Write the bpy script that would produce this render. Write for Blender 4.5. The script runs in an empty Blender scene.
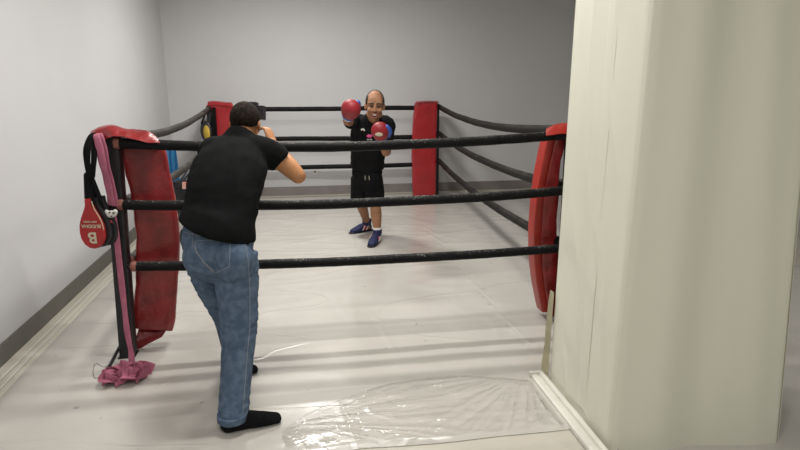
import bpy, bmesh, math, random
from math import sin, cos, pi, atan, sqrt, radians
from mathutils import Vector as V, Matrix, noise
from mathutils.bvhtree import BVHTree
random.seed(7)
COL = bpy.context.scene.collection
UP = V((0, 0, 1))

# ------------------------------------------------------------------ camera
FPX = 580.0; CH = 1.70
pitch = atan(143/580); yaw = atan(0.1707/sqrt(0.24655**2+1))
cp, sp, cy, sy = cos(pitch), sin(pitch), cos(yaw), sin(yaw)
RI = V((cy, -sy, 0)); FO = V((cp*sy, cp*cy, -sp)); UPV = V((sp*sy, sp*cy, cp))
CAM = V((0, 0, CH))
def ray(x, y): return FO + RI*((x-400)/FPX) + UPV*((225-y)/FPX)
def at(x, y, Y):
    r = ray(x, y); return CAM + r*(Y/r.y)
def fl(x, y, z=0.0):
    r = ray(x, y); return CAM + r*((z-CH)/r.z)
cam = bpy.data.cameras.new('camera'); cam.sensor_width = 36; cam.lens = FPX/800*36; cam.clip_start = .05
co = bpy.data.objects.new('camera', cam); COL.objects.link(co)
M3 = Matrix((RI, UPV, -FO)).transposed()
co.matrix_world = Matrix.Translation(CAM) @ M3.to_4x4()
bpy.context.scene.camera = co

# ------------------------------------------------------------------ materials
def mat(name, col, rough=.5, var=.08, vscale=6, bump=0, bscale=40, metal=0, coat=0, coat_r=.2, spec=.5,
        stretch=(1, 1, 1), col2=None, sheen=0, detail=4, bdist=.01):
    m = bpy.data.materials.new(name); m.use_nodes = True
    n = m.node_tree.nodes; l = m.node_tree.links; p = n['Principled BSDF']
    tc = n.new('ShaderNodeTexCoord'); mp = n.new('ShaderNodeMapping'); mp.inputs['Scale'].default_value = stretch
    l.new(tc.outputs['Object'], mp.inputs['Vector'])
    ns = n.new('ShaderNodeTexNoise'); ns.inputs['Scale'].default_value = vscale; ns.inputs['Detail'].default_value = detail
    l.new(mp.outputs[0], ns.inputs['Vector'])
    rp = n.new('ShaderNodeValToRGB'); c = V(col)
    a = c*(1-var); b = V(col2) if col2 else c*(1+var)
    rp.color_ramp.elements[0].position = .35; rp.color_ramp.elements[1].position = .68
    rp.color_ramp.elements[0].color = (*a, 1); rp.color_ramp.elements[1].color = (*b, 1)
    l.new(ns.outputs['Fac'], rp.inputs['Fac']); l.new(rp.outputs['Color'], p.inputs['Base Color'])
    p.inputs['Roughness'].default_value = rough; p.inputs['Metallic'].default_value = metal
    p.inputs['Coat Weight'].default_value = coat; p.inputs['Coat Roughness'].default_value = coat_r
    p.inputs['Specular IOR Level'].default_value = spec; p.inputs['Sheen Weight'].default_value = sheen
    if bump:
        nb = n.new('ShaderNodeTexNoise'); nb.inputs['Scale'].default_value = bscale; nb.inputs['Detail'].default_value = 5
        l.new(mp.outputs[0], nb.inputs['Vector'])
        bp = n.new('ShaderNodeBump'); bp.inputs['Strength'].default_value = bump; bp.inputs['Distance'].default_value = bdist
        l.new(nb.outputs['Fac'], bp.inputs['Height']); l.new(bp.outputs[0], p.inputs['Normal'])
    return m
WALL = mat('wall_paint', (.60, .60, .61), .75, .015, 1.2, .05, 60)
WALLL = WALL
CEIL = mat('ceiling_paint', (.62, .62, .61), .9, .02, 1)
BASEB = mat('baseboard_grey', (.22, .20, .19), .5, .08, 5, stretch=(1, 1, 1))
BASEL = mat('baseboard_olive_grey', (.13, .125, .11), .5, .08, 5)
RED = mat('red_vinyl', (.34, .012, .018), .3, .12, 5, .4, 10, coat=.3, bdist=.02)
REDB = mat('red_vinyl_bright', (.33, .018, .010), .4, .1, 5, .3, 14, coat=.1, bdist=.02)  # brighter red puts the ring-side light on the front right pad into colour
REDD = mat('red_vinyl_dusty', (.25, .016, .018), .30, .3, 7, .6, 9, coat=.35, bdist=.03)
BLK = mat('black_metal', (.012, .012, .014), .42, .2, 10)
BLKF = mat('black_fabric', (.006, .0062, .007), .9, .2, 12, .3, 90, spec=.15)
SHIRT2 = mat('black_shirt', (.007, .0075, .008), .95, .2, 14, .3, 120, spec=.1)
TAPEP = mat('pink_end_tape', (.27, .10, .08), .6, .35, 60)
PINK = mat('pink_cotton', (.43, .13, .20), .85, .12, 20, .5, 130)
SKIN = mat('skin', (.30, .145, .075), .7, .12, 12, .1, 80)
SKIN2 = mat('skin_tanned', (.42, .19, .08), .55, .12, 12, .1, 80)
HAIR = mat('dark_brown_hair', (.010, .007, .005), .9, .4, 60, .6, 160, col2=(.028, .018, .012), spec=.15)
HAIR2 = mat('black_hair', (.02, .015, .012), .7, .3, 60, .5, 160)
SOCK = mat('black_sock', (.008, .008, .009), .95, .2, 20, .4, 150, spec=.1)
WHITE = mat('white_print', (.72, .70, .66), .5, .05)
CREAM = mat('cream_print', (.62, .56, .42), .5, .05)
BLUE = mat('blue_vinyl', (.03, .09, .42), .4, .1)
NAVY = mat('navy_mesh', (.012, .016, .075), .7, .3, 60, .3, 90)
GLOVE = mat('red_glove_leather', (.27, .012, .02), .5, .1, 8, .1, 30)
TOWEL = mat('sky_blue_towel', (.10, .42, .75), .8, .12, 18, .5, 60, stretch=(3, 3, .6))
YEL = mat('yellow_leather', (.50, .34, .04), .5, .1)
DARKEYE = mat('dark_eye', (.012, .01, .01), .3, .05)
TEETH = mat('teeth', (.75, .70, .62), .4, .03)
LIP = mat('lips', (.30, .09, .07), .5, .05)
MOUTH = mat('mouth_dark', (.06, .015, .012), .6, .05)
CAMB = mat('camera_black', (.016, .016, .02), .4, .2, 20)
GLASS = mat('lens_glass', (.02, .02, .04), .05, .1)
TRIMW = mat('white_plastic_duct', (.68, .66, .60), .4, .06, 8)
THREAD = mat('pale_stitching', (.25, .27, .30), .8, .1, 50)
METAL = mat('zinc_metal', (.45, .45, .46), .35, .1, 12, metal=.9)
PINKP = mat('pink_print', (.65, .08, .26), .6, .1)

def denim():
    m = mat('blue_denim', (.070, .108, .172), .85, .0, 30, .35, 220, col2=(.120, .170, .248), spec=.2, detail=6)
    n = m.node_tree.nodes; l = m.node_tree.links
    rp = [x for x in n if x.type == 'VALTORGB'][0]
    rp.color_ramp.elements[0].position = .38; rp.color_ramp.elements[1].position = .66
    return m
DENIM = denim()

def rope_mat(name, base, dust_glint, thr):
    m = mat(name, base, .6, .2, 14, .4, 60, spec=.15)
    n = m.node_tree.nodes; l = m.node_tree.links; p = n['Principled BSDF']
    tc = n.new('ShaderNodeTexCoord'); mp = n.new('ShaderNodeMapping'); mp.inputs['Scale'].default_value = (1, 1, 1)
    l.new(tc.outputs['Object'], mp.inputs[0])
    a = n.new('ShaderNodeTexNoise'); a.inputs['Scale'].default_value = 95; a.inputs['Detail'].default_value = 6; a.inputs['Roughness'].default_value = .75
    b = n.new('ShaderNodeTexNoise'); b.inputs['Scale'].default_value = 5; b.inputs['Detail'].default_value = 3
    l.new(mp.outputs[0], a.inputs[0]); l.new(mp.outputs[0], b.inputs[0])
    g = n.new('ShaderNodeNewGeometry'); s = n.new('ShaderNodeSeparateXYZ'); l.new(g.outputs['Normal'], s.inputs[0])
    # dusty chafe marks, with the highlight from above painted in, on the sleeve top
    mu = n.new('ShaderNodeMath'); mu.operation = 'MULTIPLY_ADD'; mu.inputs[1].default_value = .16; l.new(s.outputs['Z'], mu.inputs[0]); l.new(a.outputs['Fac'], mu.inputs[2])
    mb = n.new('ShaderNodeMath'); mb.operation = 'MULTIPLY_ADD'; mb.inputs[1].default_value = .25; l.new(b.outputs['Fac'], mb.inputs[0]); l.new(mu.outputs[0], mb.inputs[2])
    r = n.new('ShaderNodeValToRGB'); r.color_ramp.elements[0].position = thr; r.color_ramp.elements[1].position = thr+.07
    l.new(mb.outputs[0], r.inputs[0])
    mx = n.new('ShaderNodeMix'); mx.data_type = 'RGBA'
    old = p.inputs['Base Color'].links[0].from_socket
    l.new(r.outputs[0], mx.inputs['Factor']); l.new(old, mx.inputs['A']); mx.inputs['B'].default_value = (*dust_glint, 1)
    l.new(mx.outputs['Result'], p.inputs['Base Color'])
    return m
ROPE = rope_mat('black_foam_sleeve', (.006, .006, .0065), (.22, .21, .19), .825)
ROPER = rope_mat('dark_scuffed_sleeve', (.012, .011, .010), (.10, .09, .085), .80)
ROPES = rope_mat('grey_scuffed_sleeve', (.028, .025, .023), (.13, .12, .11), .76)  # scuffs, plus a lighter base that paints in the grazing light

def sheet_mat(name, col, rough, b1, b2, coat=.0):
    """white vinyl: broad sags, long soft creases and small wrinkles as bump"""
    m = bpy.data.materials.new(name); m.use_nodes = True
    n = m.node_tree.nodes; l = m.node_tree.links; p = n['Principled BSDF']
    tc = n.new('ShaderNodeTexCoord')
    def nz(scale, st, det=3, rot=0, dist=0):
        mp = n.new('ShaderNodeMapping'); mp.inputs['Scale'].default_value = st; mp.inputs['Rotation'].default_value = (0, 0, rot)
        l.new(tc.outputs['Object'], mp.inputs[0])
        t = n.new('ShaderNodeTexNoise'); t.inputs['Scale'].default_value = scale; t.inputs['Detail'].default_value = det; t.inputs['Distortion'].default_value = dist
        l.new(mp.outputs[0], t.inputs[0]); return t.outputs['Fac']
    def crease(f, w):
        a = n.new('ShaderNodeMath'); a.operation = 'SUBTRACT'; a.inputs[1].default_value = .5; l.new(f, a.inputs[0])
        b = n.new('ShaderNodeMath'); b.operation = 'ABSOLUTE'; l.new(a.outputs[0], b.inputs[0])
        c = n.new('ShaderNodeMapRange'); c.inputs['From Min'].default_value = 0; c.inputs['From Max'].default_value = w
        c.inputs['To Min'].default_value = 1; c.inputs['To Max'].default_value = 0; c.interpolation_type = 'SMOOTHSTEP'
        l.new(b.outputs[0], c.inputs[0]); return c.outputs[0]
    def add(a, b, k):
        x = n.new('ShaderNodeMath'); x.operation = 'MULTIPLY_ADD'; l.new(b, x.inputs[0]); x.inputs[1].default_value = k; l.new(a, x.inputs[2]); return x.outputs[0]
    h = nz(1.3, (1, .7, 1), 2)
    h = add(h, crease(nz(.8, (1, .35, 1), 2, .5, .6), .02), b1)
    h = add(h, crease(nz(1.1, (.4, 1, 1), 2, -.35, .5), .015), b1)
    h = add(h, nz(9, (1, .5, 1), 5, .4), b2)
    bp = n.new('ShaderNodeBump'); bp.inputs['Strength'].default_value = .75; bp.inputs['Distance'].default_value = .03
    l.new(h, bp.inputs['Height']); l.new(bp.outputs[0], p.inputs['Normal'])
    rp = n.new('ShaderNodeValToRGB'); c = V(col)
    rp.color_ramp.elements[0].position = .3; rp.color_ramp.elements[1].position = .7
    rp.color_ramp.elements[0].color = (*(c*.95), 1); rp.color_ramp.elements[1].color = (*(c*1.04), 1)
    l.new(nz(2.2, (1, 1, 1), 5), rp.inputs[0])
    # scattered scuffs and grime
    g = n.new('ShaderNodeValToRGB'); g.color_ramp.elements[0].position = .70; g.color_ramp.elements[1].position = .76
    l.new(nz(14, (1, 1, 1), 8), g.inputs[0])
    mx = n.new('ShaderNodeMix'); mx.data_type = 'RGBA'; l.new(rp.outputs[0], mx.inputs['A']); mx.inputs['B'].default_value = (*(c*.62), 1)
    l.new(g.outputs[0], mx.inputs['Factor']); l.new(mx.outputs['Result'], p.inputs['Base Color'])
    p.inputs['Roughness'].default_value = rough
    p.inputs['Coat Weight'].default_value = coat; p.inputs['Coat Roughness'].default_value = .12
    return m
SHEET = sheet_mat('white_vinyl_sheet', (.555, .53, .49), .24, .10, .05, .3)
FLOORM = sheet_mat('worn_white_floor', (.53, .50, .43), .55, .15, .10)
PVCW = mat('cream_vinyl_wrap', (.70, .70, .59), .35, .02, 2, .12, 5, coat=.15, stretch=(1, 1, .25), bdist=.02)

def clear_mat(name, tint=(1, 1, 1), body=.0):
    m = bpy.data.materials.new(name); m.use_nodes = True
    n = m.node_tree.nodes; l = m.node_tree.links; n.clear()
    o = n.new('ShaderNodeOutputMaterial'); t = n.new('ShaderNodeBsdfTransparent'); t.inputs[0].default_value = (*tint, 1)
    d = n.new('ShaderNodeBsdfDiffuse'); d.inputs[0].default_value = (.7, .68, .62, 1)
    g = n.new('ShaderNodeBsdfGlossy'); g.inputs['Roughness'].default_value = .07
    tc = n.new('ShaderNodeTexCoord'); nb = n.new('ShaderNodeTexNoise'); nb.inputs['Scale'].default_value = 9; nb.inputs['Detail'].default_value = 3
    bp = n.new('ShaderNodeBump'); bp.inputs['Strength'].default_value = .5; bp.inputs['Distance'].default_value = .02
    l.new(tc.outputs['Object'], nb.inputs[0]); l.new(nb.outputs['Fac'], bp.inputs['Height']); l.new(bp.outputs[0], g.inputs['Normal'])
    a = n.new('ShaderNodeMixShader'); a.inputs[0].default_value = body; l.new(t.outputs[0], a.inputs[1]); l.new(d.outputs[0], a.inputs[2])
    f = n.new('ShaderNodeFresnel'); f.inputs[0].default_value = 1.27; l.new(bp.outputs[0], f.inputs['Normal'])
    b = n.new('ShaderNodeMixShader'); l.new(f.outputs[0], b.inputs[0]); l.new(a.outputs[0], b.inputs[1]); l.new(g.outputs[0], b.inputs[2])
    l.new(b.outputs[0], o.inputs[0]); return m
CLEAR = clear_mat('clear_plastic')
FILM = clear_mat('yellowed_plastic_film', (.90, .87, .66), .30)

# ------------------------------------------------------------------ object helpers
BASE = {}
def link(name, me, m, parent=None, base=None):
    o = bpy.data.objects.new(name, me); COL.objects.link(o)
    if m: me.materials.clear(); me.materials.append(m)
    if parent is None:
        b = V(base) if base is not None else V((0, 0, 0))
        if b.length: me.transform(Matrix.Translation(-b))
        o.location = b; BASE[o.name] = b
    else:
        b = BASE[parent.name]
        if b.length: me.transform(Matrix.Translation(-b))
        BASE[o.name] = b; o.parent = parent
    return o
def obj(name, bm, m, parent=None, base=None, smooth=True, bevel=0):
    if bevel:
        bmesh.ops.bevel(bm, geom=[e for e in bm.edges if e.is_manifold and e.calc_face_angle(0) > .6], offset=bevel, segments=2, affect='EDGES')
    bmesh.ops.recalc_face_normals(bm, faces=bm.faces)
    me = bpy.data.meshes.new(name); bm.to_mesh(me); bm.free()
    if smooth:
        me.polygons.foreach_set('use_smooth', [True]*len(me.polygons))
    o = link(name, me, m, parent, base)
    if smooth: sharp(me)
    return o
def sharp(me, ang=.7):
    bm = bmesh.new(); bm.from_mesh(me)
    for e in bm.edges:
        if e.is_manifold and e.calc_face_angle(0) > ang: e.smooth = False
    bm.to_mesh(me); bm.free()
def tag(o, label=None, cat=None, group=None, kind=None):
    for k, v in (('label', label), ('category', cat), ('group', group), ('kind', kind)):
        if v: o[k] = v
    return o
def empty(name, loc, label, cat, group=None):
    o = bpy.data.objects.new(name, None); COL.objects.link(o); o.location = loc; o.empty_display_size = .1
    BASE[o.name] = V(loc); tag(o, label, cat, group); return o
def struct(o): o['kind'] = 'structure'; return o
def NB(): return bmesh.new()

def box(bm, lo, hi):
    vs = [bm.verts.new((x, y, z)) for x in (lo[0], hi[0]) for y in (lo[1], hi[1]) for z in (lo[2], hi[2])]
    for f in ((0, 1, 3, 2), (4, 6, 7, 5), (0, 4, 5, 1), (2, 3, 7, 6), (0, 2, 6, 4), (1, 5, 7, 3)): bm.faces.new([vs[i] for i in f])
def obox(bm, c, a, b, d):
    c = V(c); vs = [bm.verts.new(c+a*i+b*j+d*k) for i in (-1, 1) for j in (-1, 1) for k in (-1, 1)]
    for f in ((0, 1, 3, 2), (4, 6, 7, 5), (0, 4, 5, 1), (2, 3, 7, 6), (0, 2, 6, 4), (1, 5, 7, 3)): bm.faces.new([vs[i] for i in f])
def loft(bm, st, seg=20, n=2.0, cap=True):
    rings = []
    for c, A, B in st:
        r = []
        for k in range(seg):
            t = 2*pi*k/seg; ca, sa = cos(t), sin(t)
            r.append(bm.verts.new(c + A*math.copysign(abs(ca)**(2/n), ca) + B*math.copysign(abs(sa)**(2/n), sa)))
        rings.append(r)
    for a, b in zip(rings, rings[1:]):
        for k in range(seg): bm.faces.new((a[k], a[(k+1) % seg], b[(k+1) % seg], b[k]))
    if cap: bm.faces.new(rings[0][::-1]); bm.faces.new(rings[-1])
    return rings
def cat(ps, t):
    n = len(ps)-1; i = min(int(t*n), n-1); u = t*n-i
    g = lambda k: ps[max(0, min(n, k))]
    a, b, c, d = g(i-1), g(i), g(i+1), g(i+2)
    if i == 0: a = b*2-c if not isinstance(b, tuple) else b
    if i == n-1: d = c*2-b
    return .5*(2*b+(c-a)*u+(2*a-5*b+4*c-d)*u*u+(3*b-a-3*c+d)*u**3)
def tube(bm, pts, rads, side=(1, 0, 0), sub=5, seg=20, n=2.0, round_ends=True):
    pts = [V(p) for p in pts]; R = [V((r, r) if not hasattr(r, '__len__') else r).to_3d() for r in rads]
    N = (len(pts)-1)*sub; st = []; side = V(side)
    P = [cat(pts, i/N) for i in range(N+1)]; Q = [cat(R, i/N) for i in range(N+1)]
    for i in range(N+1):
        T = (P[min(i+1, N)]-P[max(i-1, 0)]).normalized()
        A = side - T*side.dot(T)
        if A.length < .05: A = T.orthogonal()
        A.normalize(); side = side*.5+A*.5; B = T.cross(A)
        st.append([P[i], A, B, Q[i].x, Q[i].y, T])
    out = [(p, A*a, B*b) for p, A, B, a, b, T in st]
    if round_ends:
        p, A, B, a, b, T = st[0]; r = min(a, b)
        out = [(p-T*r*s, A*a*k, B*b*k) for s, k in ((.98, .2), (.85, .53), (.5, .87))] + out
        p, A, B, a, b, T = st[-1]; r = min(a, b)
        out += [(p+T*r*s, A*a*k, B*b*k) for s, k in ((.5, .87), (.85, .53), (.98, .2))]
    loft(bm, out, seg, n)
def ell(bm, c, r, rot=None, seg=20):
    """ellipsoid with radii r in the axes of rot (3x3)"""
    rot = rot or Matrix.Identity(3); c = V(c)
    ax = [rot.col[i].normalized() for i in range(3)]
    st = []
    for i in range(seg//2+1):
        t = -pi/2+pi*i/(seg//2); k = max(cos(t), .02)
        st.append((c+ax[2]*r[2]*sin(t), ax[0]*r[0]*k, ax[1]*r[1]*k))
    loft(bm, st, seg)
def fuse(name, bm, m, parent=None, base=None, voxel=.008, sm=4, disp=None, fac=.5):
    """joins everything in bm into one closed surface"""
    bmesh.ops.recalc_face_normals(bm, faces=bm.faces)
    me = bpy.data.meshes.new('tmp'); bm.to_mesh(me); bm.free()
    o = bpy.data.objects.new('tmp', me); COL.objects.link(o)
    md = o.modifiers.new('r', 'REMESH'); md.mode = 'VOXEL'; md.voxel_size = voxel
    if sm:
        s = o.modifiers.new('s', 'SMOOTH'); s.iterations = sm; s.factor = fac
    dg = bpy.context.evaluated_depsgraph_get(); dg.update()
    me2 = bpy.data.meshes.new_from_object(o.evaluated_get(dg)); bpy.data.objects.remove(o)
    me2.name = name
    if disp:
        nn = [v.normal.copy() for v in me2.vertices]
        for v, q in zip(me2.vertices, nn): v.co = v.co + q*disp(v.co, q)
    me2.polygons.foreach_set('use_smooth', [True]*len(me2.polygons))
    return link(name, me2, m, parent, base)
def bvh(o):
    b = BASE[o.name]
    return BVHTree.FromPolygons([v.co+b for v in o.data.vertices], [list(p.vertices) for p in o.data.polygons])
def wr(v, s, a, st=(1, 1, 1), off=0):
    """ridged noise for cloth folds"""
    p = V((v.x*st[0]+off, v.y*st[1], v.z*st[2]))*s
    return a*(1-2*abs(noise.noise(p)))
def text(name, s, size, c, u, w, m, parent=None, ext=.0008, base=None):
    cu = bpy.data.curves.new('t', 'FONT'); cu.body = s; cu.size = size; cu.extrude = ext; cu.align_x = 'CENTER'; cu.align_y = 'CENTER'
    cu.offset = size*.02
    o = bpy.data.objects.new('t', cu); COL.objects.link(o)
    dg = bpy.context.evaluated_depsgraph_get(); dg.update()
    me = bpy.data.meshes.new_from_object(o.evaluated_get(dg)); bpy.data.objects.remove(o)
    u = u.normalized(); w = w.normalized()
    me.transform(Matrix.Translation(c) @ Matrix((u, w, u.cross(w))).transposed().to_4x4())
    return link(name, me, m, parent, base)
def curve3(pts, n):
    pts = [V(p) for p in pts]; return [cat(pts, i/n) for i in range(n+1)]

# ------------------------------------------------------------------ room
XL, XR, YB, YF, ZC = -1.90, 6.2, 8.98, -3.6, 3.25
def wallbox(name, lo, hi, m, kind=True):
    bm = NB(); box(bm, lo, hi); o = obj(name, bm, m, smooth=False)
    return struct(o)
wallbox('floor', (XL-.1, YF, -.1), (XR+.1, YB+.1, -.004), FLOORM)
wallbox('wall_left', (XL-.1, YF-.1, -.1), (XL, YB+.1, ZC), WALL)
wallbox('wall_back', (XL, YB, -.1), (XR, YB+.1, ZC), WALL)
wallbox('wall_right', (XR, YF-.1, -.1), (XR+.1, YB+.1, ZC), WALL)
wallbox('wall_rear', (XL, YF-.1, -.1), (XR, YF, ZC), WALL)
wallbox('ceiling', (XL-.1, YF-.1, ZC), (XR+.1, YB+.1, ZC+.1), CEIL)
bm = NB(); box(bm, (XL, YF, -.003), (XL+.012, YB, .125)); struct(obj('baseboard_left', bm, BASEL, smooth=False))
bm = NB(); box(bm, (XL+.012, YB-.012, -.003), (XR, YB, .135)); struct(obj('baseboard_back', bm, BASEB, smooth=False))

# sheet over the floor of the ring
bm = NB(); nx, ny = 150, 230; x0, x1, y0, y1 = -1.72, 4.6, 2.42, 8.80
g = []
for j in range(ny+1):
    r = []
    for i in range(nx+1):
        u, v = i/nx, j/ny; x = x0+(x1-x0)*u; y = y0+(y1-y0)*v
        if x > 1.42: y = 1.45+(y1-1.45)*v
        if v < .04: y += .035*noise.noise(V((x*2.3, 0, 3)))*(1-v/.04)
        if u < .04: x += .010*noise.noise(V((y*2.0, 5, 1)))*(1-u/.04)
        h = .0035*(1-2*abs(noise.noise(V((x*1.6+y*.9, y*.55-x*.3, 2)))))**4
        h += .004*max(0, 1-2.4*abs(noise.noise(V((x*.9, y*3.1, 7)))))**3
        e = min(u*nx, (nx-i), j, ny-j)
        z = .004+h
        if j < 7: z += .006*(1+noise.noise(V((x*9, y*9, 1))))*sin(pi*j/7)
        if i < 4: z += .004*sin(pi*i/4)*(1+noise.noise(V((x*9, y*6, 1))))
        if e == 0: z = -.001
        r.append(bm.verts.new((x, y, z)))
    g.append(r)
for j in range(ny):
    for i in range(nx): bm.faces.new((g[j][i], g[j][i+1], g[j+1][i+1], g[j+1][i]))
tag(obj('floor_sheet', bm, SHEET), 'large white vinyl sheet stretched over the whole ring floor under both people', 'floor covering')

# clear crumpled plastic along the near edge
bm = NB(); nx, ny = 150, 60; x0, x1, y0, y1 = -.16, 1.255, 2.44, 3.04
def clear_h(x, y):
    # long taut folds fanning out from the heel of the standing man and from the pillar foot
    h = .0
    for ox, oy, k, s in ((-.15, 2.70, 11, 3.), (1.25, 3.0, 9, 8.)):
        a = math.atan2(y-oy, x-ox); d = sqrt((x-ox)**2+(y-oy)**2)
        h += .017*max(0, 1-2.2*abs(noise.noise(V((a*k, d*.8, s)))))**2*min(1, d*3)*max(.2, 1-d*.7)
    h += .004*max(0, 1-2.6*abs(noise.noise(V((x*5, y*8, 4)))))**2
    return h
g = []
for j in range(ny+1):
    r = []
    for i in range(nx+1):
        u, v = i/nx, j/ny
        top = .10+.88*max(0, sin(pi*min(1, u*.78+.02)))**.55
        x = x0+(x1-x0)*u; y = y0+(y1-y0)*v*top + .02*noise.noise(V((x*3, v, 8)))
        e = min(1, min(i, nx-i, ny-j)/4)
        r.append(bm.verts.new((x, y, .010+clear_h(x, y)*e+.003*e)))
    g.append(r)
for j in range(ny):
    for i in range(nx): bm.faces.new((g[j][i], g[j][i+1], g[j+1][i+1], g[j+1][i]))
tag(obj('plastic_sheet', bm, CLEAR), 'clear shiny crumpled plastic sheet on the floor between sock and pillar', 'plastic sheet')

# loose tape strips running beside the left baseboard
for k, (xa, w) in enumerate(((-1.815, .022), (-1.765, .016))):
    bm = NB(); pts = [V((xa+.006*noise.noise(V((y*2, k, 0))), y, .001)) for y in [1.5+.1*i for i in range(72)]]
    for a, b in zip(pts, pts[1:]):
        vs = [bm.verts.new(p+V((d, 0, h))) for p, d, h in ((a, -w/2, 0), (a, w/2, .003), (b, w/2, .003), (b, -w/2, 0))]; bm.faces.new(vs)
    bmesh.ops.remove_doubles(bm, verts=bm.verts, dist=1e-4)
    bmesh.ops.solidify(bm, geom=bm.faces[:], thickness=.002)
    tag(obj('floor_tape', bm, TRIMW), ['long pale tape strip on the floor nearest the left baseboard',
        'long pale tape strip on the floor at the edge of the white sheet'][k], 'tape', 'tape strips along the left wall')

# small socket low on the back wall
c = at(315, 172, YB)
o = empty('wall_socket', (c.x, YB, c.z), 'small white socket on the back wall beyond the lowest rope', 'socket')
bm = NB(); box(bm, (c.x-.04, YB-.012, c.z-.04), (c.x+.04, YB, c.z+.04)); obj('plate', bm, WHITE, o, bevel=.003)
bm = NB(); tube(bm, [(c.x+.0, YB-.013, c.z+.005), (c.x, YB-.02, c.z+.005)], (.014, .014), seg=12, sub=1, round_ends=False); obj('plug_hole', bm, CAMB, o)

# ------------------------------------------------------------------ pillar wrapped in vinyl
PB = V((1.8, 2.6, 0))
pil = empty('wrapped_pillar', PB, 'thick square pillar wrapped in cream vinyl at right, in front of the ring', 'pillar')
def pil_xy(s, z):
    xr = 2.225-.085*z
    P = [(1.372, 2.93), (1.368, 2.215), (xr, 2.135), (xr+.02, 2.93)]
    i = int(s) % 4; u = s-int(s); a, b = V(P[i]), V(P[(i+1) % 4]); q = a.lerp(b, u)
    d = (b-a).normalized(); nrm = V((d.y, -d.x)); nrm = -nrm if i == 99 else nrm
    r = .05; e = min(u, 1-u)*(b-a).length
    ins = 0
    if e < r: ins = (r-sqrt(max(0, r*r-(r-e)**2)))*.5
    fold = 0
    if i == 1: fold = .006*noise.noise(V((u*4+.15*z, z*.22, 3)))+.016*math.exp(-((u-.27)/.13)**2)-.016*math.exp(-((u-.50)/.13)**2)+.013*math.exp(-((u-.80+.07*(z-1))/.10)**2)
    if i == 0: fold = .004*noise.noise(V((u*6, z*1.2, 6)))+.008*max(0, 1-3*abs(noise.noise(V((u*2.5+z*1.5, z*1.1-u, 9)))))**2
    fold *= min(1, e*4)**2*(3-2*min(1, e*4))
    outw = V((nrm.x, nrm.y))
    ctr = V((1.8, 2.55));
    if (q-ctr).dot(outw) < 0: outw = -outw
    q = q+outw*(fold-ins)
    return q
bm = NB(); ns, nz_ = 72, 90; rows = []
for j in range(nz_+1):
    z = .001+(ZC-.002)*j/nz_; row = []
    for f in range(4):
        for k in range(ns):
            q = pil_xy(f+k/ns, z); row.append(bm.verts.new((q.x, q.y, z)))
    rows.append(row)
L = len(rows[0])
for a, b in zip(rows, rows[1:]):
    for k in range(L): bm.faces.new((a[k], a[(k+1) % L], b[(k+1) % L], b[k]))
bm.faces.new(rows[0][::-1]); bm.faces.new(rows[-1])
obj('vinyl_cover', bm, PVCW, pil)
# overlapping seam down the left face close to the near corner, puckered along its edges
bm = NB()
cols = []
for j in range(161):
    z = .06+(ZC-.08)*j/160; w = .05*noise.noise(V((0, 0, z*7)))*.15
    pk = .003*noise.noise(V((z*25, 0, 0)))+.002*noise.noise(V((z*60, 3, 0)))
    y_a, y_b = 2.555+w+pk*2, 2.465+w*.3
    cols.append([bm.verts.new((1.3685, y_a, z)), bm.verts.new((1.3655+pk*.4, (y_a*3+y_b)/4, z)), bm.verts.new((1.3665, (y_a+y_b)/2, z)), bm.verts.new((1.3655-pk*.4, (y_a+3*y_b)/4, z)), bm.verts.new((1.3675, y_b, z))])
for a, b in zip(cols, cols[1:]):
    for k in range(4): bm.faces.new((a[k], a[k+1], b[k+1], b[k]))
bmesh.ops.recalc_face_normals(bm, faces=bm.faces)
bmesh.ops.solidify(bm, geom=bm.faces[:], thickness=-.002)
obj('seam_flap', bm, PVCW, pil)
# loose yellowed film hanging off the far edge near the floor
bm = NB(); cols = []
for j in range(41):
    t = j/40; z = .03+.52*t; ou = .004+.020*sin(pi*min(1, (1-t)*.62+.02))*(1-t)**.3 + .005*noise.noise(V((z*7, 0, 0)))
    a = V((1.36, 2.925, z)); cols.append([bm.verts.new(a+V((-.002, -.03, 0))), bm.verts.new(a+V((-ou*.4, .004, 0))), bm.verts.new(a+V((-ou, .018+.004*sin(z*20), 0)))])
for a, b in zip(cols, cols[1:]):
    for k in range(2): bm.faces.new((a[k], a[k+1], b[k+1], b[k]))
bmesh.ops.solidify(bm, geom=bm.faces[:], thickness=.0015)
tag(obj('loose_film', bm, mat('yellowed_film', (.62, .58, .42), .35, .08, 12, .3, 20), pil), 'loose yellowed plastic film')

# white ducting laid along the foot of the pillar
tr = empty('floor_duct', (1.31, 2.4, 0), 'white double-ridged plastic duct lying along the foot of the cream pillar', 'duct')
bm = NB(); prof = [(1.268, .0), (1.270, .018), (1.280, .026), (1.300, .026), (1.306, .018), (1.312, .018), (1.318, .034), (1.340, .036), (1.348, .03), (1.352, .0)]
def extr(prof, ya, yb, dz=0, n=14):
    b = NB(); rr = []
    for i in range(n+1):
        y = ya+(yb-ya)*i/n; w = .0025*noise.noise(V((y*3, 0, 0)))
        rr.append([b.verts.new((x+w, y, z+dz)) for x, z in prof])
    for a, c in zip(rr, rr[1:]):
        for k in range(len(prof)): b.faces.new((a[k], a[(k+1) % len(prof)], c[(k+1) % len(prof)], c[k]))
    b.faces.new(rr[0]); b.faces.new(rr[-1][::-1]); return b
bm.free()
obj('duct_body', extr(prof, 1.3, 2.935, .004), TRIMW, tr)
bm = NB(); box(bm, (1.262, 2.935, .004), (1.356, 2.95, .042)); obj('end_cap', bm, TRIMW, tr, bevel=.004)

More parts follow.
